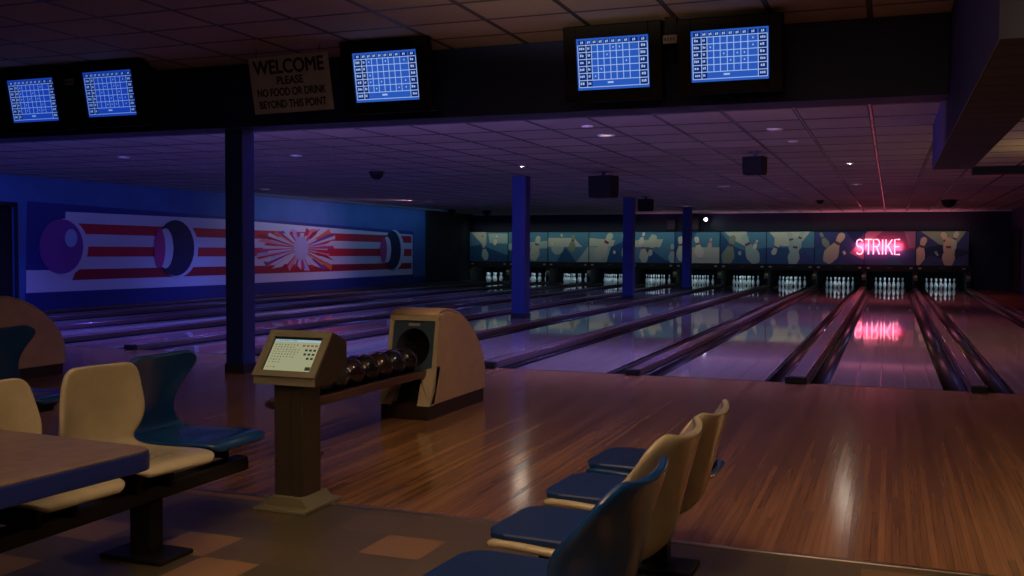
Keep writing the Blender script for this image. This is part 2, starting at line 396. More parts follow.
for i in range(NL+1):
    wide = (i % 2 == 0)
    w = DW(i)
    nm = ['at the far right edge of the lanes', 'right of the neon lane', 'left of the neon lane']
    place = nm[i] if i < 3 else ('along the left wall' if i == NL else 'between the %s and %s lanes from the right' % (ORD[i-1], ORD[i] if i < 10 else 'eleventh'))
    t = thing('lane_divider', ('wide' if wide else 'narrow') + ' brown capping with varnished edge ' + place, 'lane divider', (DCX(i), Y_FOUL, 0), 0, 'dividers between the lanes')
    L = Y_PIN - .15 - Y_FOUL
    h = .062 if wide else .055
    MB().box((-w, .0, -.125), (w, L, h), bev=.008).build('capping', M['cap'], t)
    e = MB()
    for s in (-1, 1): e.tube([(s*(w-.012), .02, h-.004), (s*(w-.012), L-.02, h-.004)], .011, 8)
    tag(e.build('edge_rail', M['capedge'], t), 'glossy reddish edge rails')
    MB().box((-w-.004, -.09, 0.002), (w+.004, .0, h+.014), bev=.014, seg=3).build('end_cap', M['matte'], t)

# ------------------------------------------------------------------ pins
def pin_mesh():
    prof = [(.026, 0), (.029, .005), (.036, .03), (.049, .07), (.0585, .105), (.0605, .118), (.058, .14), (.048, .18), (.036, .215), (.027, .24), (.0235, .258), (.0232, .268), (.0245, .285), (.0285, .315), (.0322, .343), (.0315, .355), (.026, .372), (.015, .3795), (0, .381)]
    mats = [0]*18; mats[9] = 1; mats[11] = 1
    b = MB(); b.lathe(prof, n=14, mats=mats)
    return b
pin0 = None
PINPOS = [('head pin at the front', 0, 0)]
for r, ws in ((1, ('left', 'right')), (2, ('left', 'middle', 'right')), (3, ('far left', 'inner left', 'inner right', 'far right'))):
    for k, wd in enumerate(ws): PINPOS.append(('%s pin of the %s row' % (wd, ['', 'second', 'third', 'back'][r]), (k - r/2)*.3048, r*.264))
for i in range(NL):
    xc = (DX(i)+DX(i+1))/2
    for nm, px, py in PINPOS:
        lab = 'white bowling pin, ' + nm + ', on ' + lane_name(i).replace('the ', '', 1)
        if pin0 is None:
            pin0 = pin_mesh().build('bowling_pin', [M['pinwhite'], M['pinred']]); o = pin0
        else:
            o = pin0.copy(); COL.objects.link(o)
        o.location = (xc+px, Y_PIN+.12+py, 0.0)
        tag(o, lab, 'bowling pin', 'pins standing on ' + lane_name(i))

# kickback walls between the pin decks, with a curved olive front
for i in range(NL+1):
    place = 'right of the neon lane pins' if i == 1 else 'left of the neon lane pins' if i == 2 else 'beside the rightmost pins' if i == 0 else 'beside the leftmost pins' if i == NL else 'between the %s and %s pin racks from the right' % (ORD[i-1], ORD[i] if i < 10 else 'eleventh')
    t = thing('pin_deck_divider', 'dark upright wall with curved front ' + place, 'divider wall', (DCX(i), Y_PIN-.1, 0), 0, 'walls between the pin decks')
    prof = [(0, -.12), (0, .30), (.03, .42), (.10, .52), (.22, .60), (.40, .645), (2.2, .645), (2.2, -.12)]
    w = .068 if i < NL else .03
    MB().prism(prof, lambda u, v, q: (q, u, v), -w, w, bev=.01).build('side_wall', M['pit'], t)
    MB().prism([(u-.012, v) for u, v in prof[1:6]] + [(.40, .62), (.24, .575), (.12, .50), (.05, .41), (.02, .30)], lambda u, v, q: (q, u, v), -w-.004, w+.004).build('front_cap', M['kick'], t)

# ------------------------------------------------------------------ masking panels with painted pins
A = {}
for k, v in dict(teal=(78, 126, 138), deep=(38, 80, 108), indigo=(54, 62, 104), cream=(186, 188, 158), mint=(158, 180, 160), pale=(216, 208, 180), olive=(132, 142, 112), tan=(200, 172, 140), orange=(206, 140, 106), maroon=(92, 54, 80), rose=(136, 92, 112), red=(112, 58, 66), navy=(18, 34, 66)).items():
    A[k] = mat('mask ' + k, rgb(*v), .35)
AK = list(A); AM = [A[k] for k in AK]
ZM0, ZM1 = .86, 2.06
def pin_outline(cx, cz, h, ang, n=0):
    half = [(0, 0), (.09, 0), (.135, .06), (.205, .24), (.21, .30), (.18, .42), (.115, .56), (.078, .66), (.078, .72), (.105, .84), (.10, .93), (.055, .99), (0, 1)]
    pts = half + [(-x, z) for x, z in half[-2:0:-1]]
    c, s = math.cos(ang), math.sin(ang)
    return [(cx + h*(x*c - (z-.5)*s), cz + h*(x*s + (z-.5)*c)) for x, z in pts]
def stripe(cx, cz, h, ang, z0=.66, z1=.72, w=.08):
    c, s = math.cos(ang), math.sin(ang)
    return [(cx + h*(x*c - (z-.5)*s), cz + h*(x*s + (z-.5)*c)) for x, z in ((-w, z0), (w, z0), (w, z1), (-w, z1))]
PW = PITCHX - .012
def clip(pts, x0, x1, z0, z1):
    def cl(P, ins, inter):
        o = []
        for i in range(len(P)):
            a, b = P[i-1], P[i]
            if ins(b):
                if not ins(a): o.append(inter(a, b))
                o.append(b)
            elif ins(a): o.append(inter(a, b))
        return o
    def ix(v): return lambda a, b: (v, a[1] + (b[1]-a[1])*(v-a[0])/(b[0]-a[0]))
    def iz(v): return lambda a, b: (a[0] + (b[0]-a[0])*(v-a[1])/(b[1]-a[1]), v)
    for ins, it in ((lambda p: p[0] >= x0, ix(x0)), (lambda p: p[0] <= x1, ix(x1)), (lambda p: p[1] >= z0, iz(z0)), (lambda p: p[1] <= z1, iz(z1))):
        if len(pts) < 3: return []
        pts = cl(pts, ins, it)
    return pts
# art in panel units: x 0..1.43 left->right, z 0..1 ; entries (colour, polygon) or ('pin', colour, cx, cz, h, angle degrees)
def pin(c, cx, cz, h, a, st='red'): return ('pin', c, cx, cz, h, a, st)
W_ = PW/1.2
ART = [
 ('indigo', [('navy', [(0, .45), (.7, .62), (1.43, .42), (1.43, 0), (0, 0)]), ('indigo', [(0, 0), (.4, .3), (.9, .1), (1.43, .35), (1.43, 0)]), ('olive', [(.12, 1), (1.34, 1), (1.02, .5), (.62, .62)]), pin('tan', .12, .42, .85, -16), ('mint', [(.5, .38), (.55, .42), (.62, .3), (.58, .27)]), pin('tan', .84, .62, .75, 20), pin('cream', 1.0, .68, .66, -20), pin('tan', .88, .40, .84, 0)]),
 ('indigo', [('maroon', [(.1, 1), (1.43, 1), (1.43, .45), (.0, .45)]), ('rose', [(0, .45), (.28, .8), (.5, 1), (.1, 1), (0, .9)]), ('deep', [(.5, 0), (.8, .3), (1.1, .05), (1.2, 0)]), ('rose', [(1.1, 1), (1.43, 1), (1.43, .5), (1.25, .5)])]),
 ('indigo', [('deep', [(0, 0), (0, .5), (.35, .5), (.55, 0)]), ('rose', [(1.0, .35), (1.43, .8), (1.43, .15)]), ('navy', [(.9, 1), (1.43, 1), (1.2, .6)]), pin('olive', .27, .74, .5, 26), pin('tan', .58, .5, 1.02, -28), ('pale', [(.80, .38), (.86, .42), (.92, .34), (.86, .28)])]),
 ('teal', [('cream', [(.06, 1), (1.3, 1), (.95, .55), (.45, .55)]), ('deep', [(0, .5), (1.43, .5), (1.43, 0), (0, 0)]), ('indigo', [(.95, .3), (1.15, .42), (1.43, .0), (.85, 0)]), pin('cream', .33, .62, .74, 157), pin('mint', .77, .64, .74, 18), pin('mint', .95, .7, .72, -24), pin('mint', .84, .38, .85, -8)]),
 ('teal', [('deep', [(0, 1), (.32, .6), (.62, .45), (.8, .4), (1.43, .5), (1.43, 0), (0, 0)]), ('cream', [(.12, 1), (.82, 1), (.86, .5), (.44, .72)]), pin('olive', .30, .42, .95, -14), pin('mint', .92, .46, 1.0, 25), pin('pale', 1.1, .6, .3, -20), ('mint', [(.56, .36), (.66, .4), (.66, .26), (.58, .26)])]),
 ('teal', [('cream', [(.5, .5), (1.43, .5), (1.43, 0), (.5, 0)]), ('deep', [(0, 1), (.7, 1), (.3, .3), (0, .2)]), pin('cream', .2, .45, .8, 4), pin('tan', 1.12, .62, .35, -10), pin('pale', .75, .5, .7, 12)]),
 ('teal', [('cream', [(0, .72), (1.05, .76), (.95, .5), (0, .5)]), ('deep', [(.55, .5), (1.1, .1), (1.43, .0), (.4, 0), (.3, .3)]), pin('cream', .40, .36, .72, 6), pin('pale', .36, .78, .42, -18), pin('cream', .68, .56, .70, 168), pin('mint', 1.35, .3, .6, 0)]),
 ('teal', [('mint', [(0, .5), (.8, .5), (.7, 0), (0, 0)]), ('cream', [(0, .8), (.9, .72), (.8, .52), (0, .52)]), ('deep', [(.75, .5), (1.43, .8), (1.43, 0), (.6, 0)]), pin('cream', .52, .52, 1.0, -30), ('pale', [(.82, .36), (.88, .4), (.92, .3), (.84, .27)]), pin('mint', 1.28, .5, .95, 8)]),
 ('teal', [('cream', [(.0, .8), (.9, .8), (1.2, .5), (0, .5)]), ('mint', [(.1, .5), (.14, .34), (.26, .24), (.4, .24), (.52, .34), (.56, .5)]), ('deep', [(.3, .0), (.62, .48), (1.0, .0)]), ('mint', [(1.0, 0), (1.43, .55), (1.43, 0)]), pin('olive', .86, .62, .6, -6), pin('cream', .5, .76, .36, 8), ('pale', [(.1, .6), (.16, .66), (.2, .58), (.14, .54)])]),
 ('teal', [('mint', [(0, .6), (1.43, .7), (1.43, .45), (0, .4)]), ('deep', [(0, .4), (.7, 0), (0, 0)]), pin('cream', 1.0, .45, .85, -14), pin('pale', .4, .5, .7, 16)]),
 ('teal', [('cream', [(.05, 1), (.62, 1), (.62, .55), (.44, .6)]), ('mint', [(.7, .95), (1.43, .95), (1.43, .6), (.75, .62)]), ('deep', [(0, .5), (.4, .56), (1.43, .2), (1.43, 0), (0, 0)]), pin('mint', .56, .34, .62, 10), pin('cream', .5, .78, .46, 8), pin('pale', .98, .72, .36, -16)]),
]
PLABEL = ['crossed tan pins under an olive wedge', 'maroon and indigo background behind the neon sign', 'one large tan pin tilted on indigo', 'an upside-down pin falling and a V of pins', 'a green pin and a bigger pin leaning left', 'pale block and pins partly behind the last column', 'two falling cream pins on teal', 'a single cream pin tilted right on teal', 'a half-round cream shape above a dark triangle', 'cream pin mostly hidden behind the second column', 'small cream pin at far left']
for i in range(NL):
    x0 = DX(i+1)+.006; bg, ents = ART[i]
    t = thing('masking_panel', 'painted panel above the pins with ' + PLABEL[i], 'masking panel', (x0, Y_MASK, ZM0), 0, 'painted panels above the pin decks')
    H = ZM1-ZM0; W = PW
    mb = MB(); mb.box((0, 0, 0), (W, .05, H), AK.index(bg))
    lay = 0
    def put(c, pts):
        global lay
        lay += 1
        P = clip([(x*H, z*H) for x, z in pts], 0, W, 0, H)
        if len(P) >= 3: mb.poly([(x, -.002*lay, z) for x, z in P], AK.index(c))
    for e in ents:
        if e[0] == 'pin':
            _, c, cx, cz, h, a, st = e; a = math.radians(a)
            put(c, pin_outline(cx, cz, h, a)); put(st, stripe(cx, cz, h, a, .62, .70))
        else: put(e[0], e[1])
    mb.build('picture', AM, t)
    fr = MB()
    for a, b in (((-.006, -.02, -.02), (.006, .05, H+.02)), ((W-.006, -.02, -.02), (W+.006, .05, H+.02)), ((0, -.02, H), (W, .05, H+.03))): fr.box(a, b)
    fr.build('frame', M['black'], t)
    v = thing('pinsetter_valance', 'black strip with small number plates under ' + PLABEL[i].replace('under', 'below'), 'valance', (x0, Y_MASK, .62), 0, 'black strips under the painted panels')
    MB().box((0, -.01, 0), (W, .06, ZM0-.62-.022), bev=.006).build('board', M['matte'], v)
    for px in (.09, W-.19): tag(MB().box((px, -.016, .10), (px+.10, -.01, .155)).build('number_plate', M['plate'], v), 'small pale number plate')
    MB().box((W/2-.10, -.016, .12), (W/2+.10, -.01, .15)).build('name_plate', M['rail'], v)

# ------------------------------------------------------------------ neon sign
def arc(cx, cz, rx, rz, a0, a1, n=10): return [(cx+rx*math.cos(math.radians(a0+(a1-a0)*k/n)), cz+rz*math.sin(math.radians(a0+(a1-a0)*k/n))) for k in range(n+1)]
GL = {
 'S': [arc(.5, .74, .42, .26, 30, 250) + arc(.5, .26, .44, .26, 85, -150)],
 'T': [[(0, 1), (1, 1)], [(.5, 1), (.5, 0)]],
 'R': [[(.06, 0), (.06, 1), (.55, 1)] + arc(.55, .76, .38, .24, 80, -90) + [(.06, .52)], [(.5, .52), (.95, 0)]],
 'I': [[(.5, 0), (.5, 1)]],
 'K': [[(.08, 0), (.08, 1)], [(.92, 1), (.1, .42)], [(.36, .6), (.96, 0)]],
 'E': [[(.9, 1), (.1, 1), (.1, 0), (.92, 0)], [(.1, .52), (.8, .52)]],
}
sgn = thing('neon_sign', 'glowing pink neon sign reading STRIKE in front of the painted panels', 'neon sign', (-1.17, Y_MASK-.16, 1.235))
x = 0; HN = .53
for ch, wd, adv in (('S', .25, .29), ('T', .25, .27), ('R', .23, .275), ('I', .08, .12), ('K', .25, .285), ('E', .21, .25)):
    g = MB()
    for st in GL[ch]:
        pts = [(x+u*wd, 0, v*HN) for u, v in st]
        g.tube(pts, .021, 8)
    L = g.build('neon_letter', M['neon'], sgn)
    x += adv+.008
sp = MB()
for q in (.1, .45, .75, 1.1, 1.4):
    sp.tube([(q, 0.018, .25), (q, .15, .25)], .006, 6); sp.tube([(q, .018, .02), (q, .15, .02)], .006, 6)
sp.build('standoff', M['black'], sgn)

# ------------------------------------------------------------------ mural on the left wall (flat painting on the wall plane)
_cam = Vector((0, 0, HCAM))
def wallpt(px, py):           # where a point of the mural sits on the wall: (Y, Z)
    d = (px-512)/F_PX*_r - (py-288)/F_PX*_u + _f
    q = _cam + d*(X_LEFT/d.x); return (q.y, q.z)
MC = {}
for k, v in dict(indigo=(40, 50, 128), white=(205, 205, 220), red=(200, 36, 62), darkred=(160, 22, 48), purple=(128, 62, 150), navy=(22, 28, 70), magenta=(190, 60, 130), sky=(150, 180, 215), orange=(225, 110, 70), lav=(180, 175, 215), low=(34, 48, 118), pink=(225, 130, 150)).items():
    MC[k] = mat('mural ' + k, rgb(*v), .6)
MK = list(MC)
mu = MB(); _l = [0]
def mput(c, pts, pix=True):
    _l[0] += 1
    P = [wallpt(*p) for p in pts] if pix else pts
    mu.poly([(X_LEFT + .002 + .0003*_l[0], y, z) for y, z in P], MK.index(c))
def ell(cx, cy, rx, ry, n=28): return [(cx+rx*math.cos(2*PI*k/n), cy+ry*math.sin(2*PI*k/n)) for k in range(n)]
mput('indigo', [(27, 201), (413.5, 231.5), (413.5, 279), (25, 299)])
mput('low', [(25, 294), (425, 276), (425, 289.3), (25, 312.6)])
mput('white', [(65.5, 211.7), (226, 219.2), (412.5, 234.8), (412.5, 274.3), (226, 284.6), (26, 293), (26, 270.3), (64, 270)])
for a in ([(73, 223.2), (411.5, 236.2), (411.5, 243), (78, 233.8)], [(84, 246.5), (411.5, 249), (411.5, 256), (84, 256.7)], [(76, 269.3), (411.5, 262.8), (411.5, 268.6), (72, 280.2)]):
    mput('red' if a[0][1] < 260 else 'darkred', a)
# sunburst
cx, cy = 300.3, 248.3
x0, x1 = 254.5, 335
def yT(x): return 220.2 + (x-226)*(234.8-219.2)/186.5 + 1.2
def yB(x): return 279.5 - (x-226)*.055 - 4
NR = 44; rc = ['white', 'red', 'pink', 'darkred', 'white', 'orange', 'purple', 'white', 'red', 'lav', 'magenta']
def ray_end(a, R=1.0):
    dx, dy = math.cos(a), math.sin(a)*.62
    best = 1e9
    for (bx, sgn_) in ((x0, -1), (x1, 1)):
        if dx*sgn_ > 1e-6: best = min(best, (bx-cx)/dx)
    if dy < -1e-6: best = min(best, (yT(cx)-cy+ (cx-cx))/dy)
    if dy > 1e-6: best = min(best, (yB(cx)-cy)/dy)
    best *= R
    return (cx+dx*best, cy+dy*best)
random.seed(4)
for k in range(NR):
    a0 = 2*PI*(k+random.uniform(-.25, .25))/NR; a1 = a0 + 2*PI/NR*random.uniform(.9, 1.25)
    mput(rc[k % len(rc)], [(cx, cy), ray_end(a0, random.uniform(.7, 1.0)), ray_end(a1, random.uniform(.72, 1.0))])
for k in range(NR//2):
    a0 = 2*PI*(k*2+.4)/NR; R = random.uniform(.45, .75)
    mput('white' if k % 3 else 'lav', [(cx, cy), ray_end(a0, R), ray_end(a0+.10, R)])
mput('lav', ell(cx, cy, 7.3, 12))
# balls
mput('white', ell(64, 247, 23.5, 28.5)); mput('purple', ell(60.4, 246.5, 22, 27.5)); mput('sky', ell(70.3, 238, 6.2, 9))
mput('white', ell(177, 248.3, 20.5, 29)); mput('navy', ell(174.5, 248, 19, 28))
mput('white', ell(164.5, 248.3, 8.0, 20)); mput('magenta', ell(159, 248.3, 5.6, 19.5))
mput('white', ell(393.5, 250, 10, 20)); mput('navy', ell(391.8, 250, 8.4, 19.3)); mput('white', ell(386.3, 249.6, 4.2, 13)); mput('magenta', ell(383, 249.7, 3.4, 12))
tag(mu.build('mural', [MC[k] for k in MK]), 'wide mural of bowling balls, red stripes and sunburst painted on the blue wall', 'mural')

# ------------------------------------------------------------------ score monitors under the front beam
def monitor(xl, xr, ztop, zbot, y, tilt, label, blue, line, dim):
    w, h = xr-xl, ztop-zbot; zc = (ztop+zbot)/2
    t = thing('score_monitor', label, 'monitor', ((xl+xr)/2, y, zc), 0, 'score monitors hung before the front beam')
    R = Matrix.Rotation(tilt, 4, 'X')            # top leans towards the seats
    fw, fh = w*1.36, h*1.50
    c = MB(); c.box((-fw/2, .02, -fh/2), (fw/2, .10, fh/2), 0, .012, M=R)
    P = [(-fw/2+.02, .10, -fh/2+.02), (fw/2-.02, .10, -fh/2+.02), (fw/2-.02, .10, fh/2-.02), (-fw/2+.02, .10, fh/2-.02)]
    Q = [(x*.62, .46, z*.62) for x, _, z in P]
    vp = [c.bm.verts.new(R @ Vector(p)) for p in P]; vq = [c.bm.verts.new(R @ Vector(p)) for p in Q]
    for k in range(4): c.bm.faces.new((vp[k], vp[(k+1) % 4], vq[(k+1) % 4], vq[k]))
    c.bm.faces.new(vq[::-1]); c.bm.faces.new(vp)
    cabn = c.build('cabinet', M['bezel'], t, recalc=True)
    b = MB(); bo, bi = (fw/2-.004, fh/2-.004), (w/2, h/2)
    for lo, hi in (((-bo[0], -.012, -bo[1]), (-bi[0], .03, bo[1])), ((bi[0], -.012, -bo[1]), (bo[0], .03, bo[1])), ((-bi[0], -.012, bi[1]), (bi[0], .03, bo[1])), ((-bi[0], -.012, -bo[1]), (bi[0], .03, -bi[1]))):
        b.box(lo, hi, 0, .006, M=R)
    bzl = b.build('bezel', M['bezel'], cabn)
    s = MB()
    def rect(x0, z0, x1, z1, m, d): s.poly([R @ Vector(p) for p in ((x0, d, z0), (x1, d, z0), (x1, d, z1), (x0, d, z1))], m)
    rect(-w/2, -h/2, w/2, h/2, 0, .012)
    X = lambda u: -w/2 + w*u
    Zz = lambda v: h/2 - h*v
    cols = [.02, .125, .20, .285, .37, .455, .54, .625, .72, .81, .89, .985]; cols = [.02, .135, .21, .295, .38, .47, .555, .645, .735, .865, .98]
    rows = [.03, .13, .265, .40, .535, .67, .81, .945]
    lw = .006
    # dark name / total columns and header cells
    for r in range(1, 7):
        rect(X(.025), Zz(rows[r]+ (.125 if r < 7 else .1)), X(.205), Zz(rows[r]), 2, .0115)
        rect(X(.87), Zz(rows[r]+.125), X(.978), Zz(rows[r]), 2, .0115)
    for k in range(len(cols)-1): rect(X(cols[k]+.012), Zz(.12), X(cols[k+1]-.012), Zz(.035), 2, .0115)
    for v in rows[1:]: rect(X(.02), Zz(v)-lw/2, X(.98), Zz(v)+lw/2, 1, .011)
    for k, u in enumerate(cols):
        vb = .945 if k in (0, 1, 9, 10) else .81
        rect(X(u)-lw/2, Zz(vb), X(u)+lw/2, Zz(.13), 1, .011)
    rnd = random.Random(int(abs(xl)*100))
    for r in range(1, 7):
        for (u0, u1) in ((.035, .12), (.148, .195), (.885, .965)):
            ww = (u1-u0); a = u0+ww*rnd.uniform(0, .15); b_ = u1-ww*rnd.uniform(0, .25); zc_ = rows[r]+.055
            n = max(2, int((b_-a)/.022))
            for q in range(n):
                xa = a+(b_-a)*q/n; rect(X(xa), Zz(zc_+.03), X(xa+(b_-a)/n*.7), Zz(zc_-.022*rnd.uniform(.3, 1)), 1, .0105)
    for k in range(len(cols)-1):
        um = (cols[k]+cols[k+1])/2
        rect(X(um-.018), Zz(.10), X(um-.004), Zz(.055), 1, .0105); rect(X(um+.004), Zz(.095), X(um+.018), Zz(.05), 1, .0105)
    for r in range(1, 6):
        for k in range(2, 9):
            if rnd.random() < .25: 
                um = (cols[k]+cols[k+1])/2; rect(X(um-.008), Zz(rows[r]+.08), X(um+.008), Zz(rows[r]+.05), 1, .0105)
    rect(X(.42), Zz(.885), X(.50), Zz(.85), 1, .0105)
    tag(s.build('screen', [blue, line, M['scrdark']], t), 'glowing blue score grid screen')
    hang = MB()
    for sx in (-fw*.3, fw*.3):
        hang.box((sx-.02, .12, fh/2-.06), (sx+.02, .16, Z_CEILF-zc))
    hang.build('hanger', M['black'], t)
    return t
TI = math.radians(11)
monitor(-9.08, -8.42, 3.19, 2.735, 8.3, TI, 'black score monitor with blue grid screen, leftmost of the five', M['scrdim'], M['scrlinedim'], 1)
monitor(-8.02, -7.37, 3.215, 2.75, 8.3, TI, 'black score monitor with blue grid screen, second from the left', M['scrdim'], M['scrlinedim'], 1)
monitor(-4.77, -4.10, 3.205, 2.75, 8.3, TI, 'black score monitor with blue grid, just right of the welcome sign', M['scrblue'], M['scrline'], 1)
monitor(-2.57, -1.935, 3.185, 2.75, 8.3, TI, 'black score monitor with blue grid, left one of the central pair', M['scrblue'], M['scrline'], 1)
monitor(-1.58, -.95, 3.18, 2.765, 8.3, TI, 'black score monitor with blue grid screen, rightmost of all', M['scrblue'], M['scrline'], 1)
for x, lab in ((-8.22, 'small grey number plate between the two leftmost score monitors'), (-1.755, 'small grey number plate between the central pair of score monitors')):
    t = thing('lane_number_plate', lab, 'number plate', (x, 8.28, 3.13))
    MB().box((-.06, 0, -.035), (.06, .012, .035), bev=.003).build('plate', M['plate'], t)
    MB().box((-.05, .012, -.03), (.05, .03, Z_CEILF-3.13), bev=.004).build('bracket', M['black'], t)
    dg = MB()
    for k in range(4): dg.box((-.045+k*.024, -.002, -.014), (-.032+k*.024, .001, .014))
    dg.build('digits', M['rail'], t)

# welcome sign
t = thing('welcome_sign', 'off white hanging sign reading welcome, please no food or drink beyond this point', 'sign', (-5.485, 8.32, 2.97), 0)
t.rotation_euler = (TI, math.radians(-1.0), 0)
SW, SH = .90, .545
MB().box((-SW/2, 0, -SH/2), (SW/2, .012, SH/2), bev=.003).build('board', M['signwhite'], t)
def text(s, z, size, parent, w, m, off=.012):
    c = bpy.data.curves.new('lettering', 'FONT'); c.body = s; c.size = size; c.align_x = 'CENTER'; c.align_y = 'CENTER'; c.extrude = .001
    q = bpy.data.objects.new('letters', c); COL.objects.link(q); c.materials.append(m); bpy.context.view_layer.update()
    src = bpy.data.meshes.new_from_object(q.evaluated_get(bpy.context.evaluated_depsgraph_get())); bpy.data.objects.remove(q)
    b = bmesh.new()
    for k, (dx, dy) in enumerate(((0, 0), (off, 0), (-off, 0), (0, off*.8), (0, -off*.8))):
        nb_ = len(b.verts); b.from_mesh(src); b.verts.ensure_lookup_table()
        for v in b.verts[nb_:]: v.co.x += dx; v.co.y += dy; v.co.z += .00005*k
    me = bpy.data.meshes.new('lettering'); b.to_mesh(me); b.free(); me.materials.append(m)
    me.name = 'lettering'; o = bpy.data.objects.new('lettering', me); COL.objects.link(o)
    o.parent = parent; o.location = (0, -.002, z); o.rotation_euler = (PI/2, 0, 0)
    bpy.context.view_layer.update(); o.scale.x = w/max(o.dimensions.x, 1e-4)
    return o
text('WELCOME', .165, .185, t, .80, M['ink'], .006)
text('PLEASE', .035, .105, t, .30, M['ink'], .0035)
text('NO FOOD OR DRINK', -.075, .105, t, .78, M['ink'], .0035)
text('BEYOND THIS POINT', -.19, .105, t, .76, M['ink'], .0035)
hk = MB()
for sx in (-.36, .36): hk.tube([(sx, .006, SH/2-.02), (sx, .03, Z_CEILF-2.97)], .004, 6)
hk.build('hanging_wire', M['blackmetal'], t)

# ------------------------------------------------------------------ ceiling fittings
def downlight(x, y, z, r, lens, label, spot=None):
    t = thing('ceiling_light', label, 'ceiling light', (x, y, z), 0, 'recessed lights in the lane ceiling')
    MB().lathe([(r*1.35, -.001), (r*1.3, -.012), (r, -.014), (r*.97, -.004)], n=20).build('ring', M['whiteline'], t)
    MB().lathe([(r*.95, -.006), (r*.5, -.009), (0, -.010)][::-1], n=20).build('lens', lens, t)
    return t
DL = [(-3.35, 12.06, .085, 'lamp', 'bright round ceiling light close behind the front beam, centre'), (-3.31, 11.11, .05, 'lampdim', 'small dim ceiling light tucked nearest behind the front beam'),
      (-1.30, 12.09, .07, 'lampdim', 'dim ceiling light above the lanes, right of the box speaker near the beam'), (-1.22, 13.5, .05, 'lampdim', 'small faint ceiling light directly above the hanging speaker on the right'),
      (-3.51, 22.51, .10, 'lampdim', 'dim ceiling light between the two hanging speakers, farther back'), (-.72, 22.63, .085, 'lamp', 'bright ceiling light near the shiny ceiling seam'),
      (-6.29, 32.48, .12, 'lamp', 'bright ceiling light over the farthest column'), (-2.81, 28.14, .10, 'lampdim', 'dim ceiling light left of the shiny seam toward the back'),
      (-.65, 17.17, .045, 'lampglint', 'tiny added lamp for a floor highlight, beside the shiny seam, halfway back'), (-5.96, 16.1, .045, 'lampglint', 'tiny added lamp for a floor highlight, above the second column'),  # both lamps added to put highlights on the approach floor
      (-14.25, 20.5, .09, 'lamp', 'bright ceiling light just right of the first column, near the mural'), (-13.2, 27.5, .10, 'lampdim', 'faint ceiling light above the mural sunburst'),
      (-12.6, 30.0, .10, 'lampdim', 'faint ceiling light above the far mural ball'), (2.1, 30.5, .08, 'lampdim', 'small ceiling light right of the dark ceiling dome'),
      (-8.6, 13.2, .07, 'lampdim', 'faint ceiling light under the welcome sign, right of the first column'), (-11.4, 12.6, .07, 'lampdim', 'faint ceiling light just below the two leftmost monitors')]
for x, y, r, l, lab in DL: downlight(x, y, Z_CEIL, r, M[l], lab)

def box_speaker(x, y, w, h, label, rz):
    t = thing('ceiling_speaker', label, 'speaker', (x, y, Z_CEIL), rz)
    d = w*.75; z1 = -.075; z0 = z1-h
    MB().prism([(-w/2*.92, z0), (w/2*.92, z0), (w/2, z0+h*.3), (w/2, z1), (-w/2, z1), (-w/2, z0+h*.3)], lambda u, v, q: (u, q, v), -d/2, d/2, bev=.012).build('cabinet', M['matte'], t)
    g = MB(); g.box((-w/2*.86, -d/2-.014, z0+.03), (w/2*.86, -d/2, z1-.03), bev=.006); g.build('grille', M['matte'], t)
    b = MB(); b.box((-w*.4, -.02, z1), (w*.4, .02, z1+.012)); b.box((-.025, -.025, z1), (.025, .025, 0)); b.box((-w*.3, -.05, -.01), (w*.3, .05, 0)); b.build('bracket', M['blackmetal'], t)
box_speaker(-4.98, 17.8, .46, .40, 'large black box speaker hung from the ceiling in the middle', math.radians(-14))
box_speaker(-1.87, 14.8, .31, .26, 'black box speaker hung from the ceiling, right of centre', math.radians(-8))
box_speaker(-6.2, 26.4, .36, .32, 'black box speaker half hidden behind the third column', math.radians(-10))
def dome(x, y, r, label):
    t = thing('ceiling_dome', label, 'ceiling dome', (x, y, Z_CEIL))
    MB().lathe([(0, -r*1.15), (r*.45, -r*1.08), (r*.8, -r*.8), (r, -r*.35), (r, -.02)], n=18).build('dome', M['black'], t)
    MB().lathe([(r*1.18, -.03), (r*1.18, 0)], n=18).build('base_ring', M['blackmetal'], t)
dome(-9.0, 16.5, .13, 'small black dome on the ceiling left of the second column')
dome(1.5, 30.5, .19, 'black dome on the ceiling at far right')
dome(-1.9, 29.6, .10, 'tiny black dome on the ceiling left of the STRIKE sign')
dome(-15.0, 33.2, .16, 'black ceiling dome near the dark end of the left wall')
dome(-14.2, 34.6, .16, 'black ceiling dome deepest in the left back corner')
# things high on the back bulkhead, by the last column
def wall_speaker(x, z0, z1, w, label):
    t = thing('wall_speaker', label, 'speaker', (x, 38.3, z0))
    h = z1-z0
    MB().box((-w/2, -.18, 0), (w/2, .16, h), bev=.015).build('cabinet', M['matte'], t)
    MB().box((-w/2+.03, -.195, .03), (w/2-.03, -.18, h-.03), bev=.004).build('grille', M['matte'], t)
    MB().box((-.05, .15, h*.4), (.05, .26, h*.6)).build('bracket', M['blackmetal'], t)
wall_speaker(-7.06, 2.08, 2.70, .34, 'tall black speaker on the bulkhead right of the last column')
wall_speaker(-7.95, 2.10, 2.55, .30, 'black speaker on the bulkhead left of the last column')
t = thing('spotlight', 'bright white spotlight lit on the back bulkhead above the painted panels', 'spotlight', (-6.64, 38.25, 2.56), math.radians(10))
Mx = Matrix.Rotation(math.radians(112), 4, 'X')
MB().lathe([(.05, -.12), (.055, -.05), (.075, .06), (.075, .09)], n=16, M=Mx).build('housing', M['black'], t)
MB().lathe([(.072, .092), (.0, .096)], n=16, M=Mx).build('lens', M['lampwhite'], t)
MB().box((-.015, .02, -.02), (.015, .28, .02)).build('arm', M['blackmetal'], t)

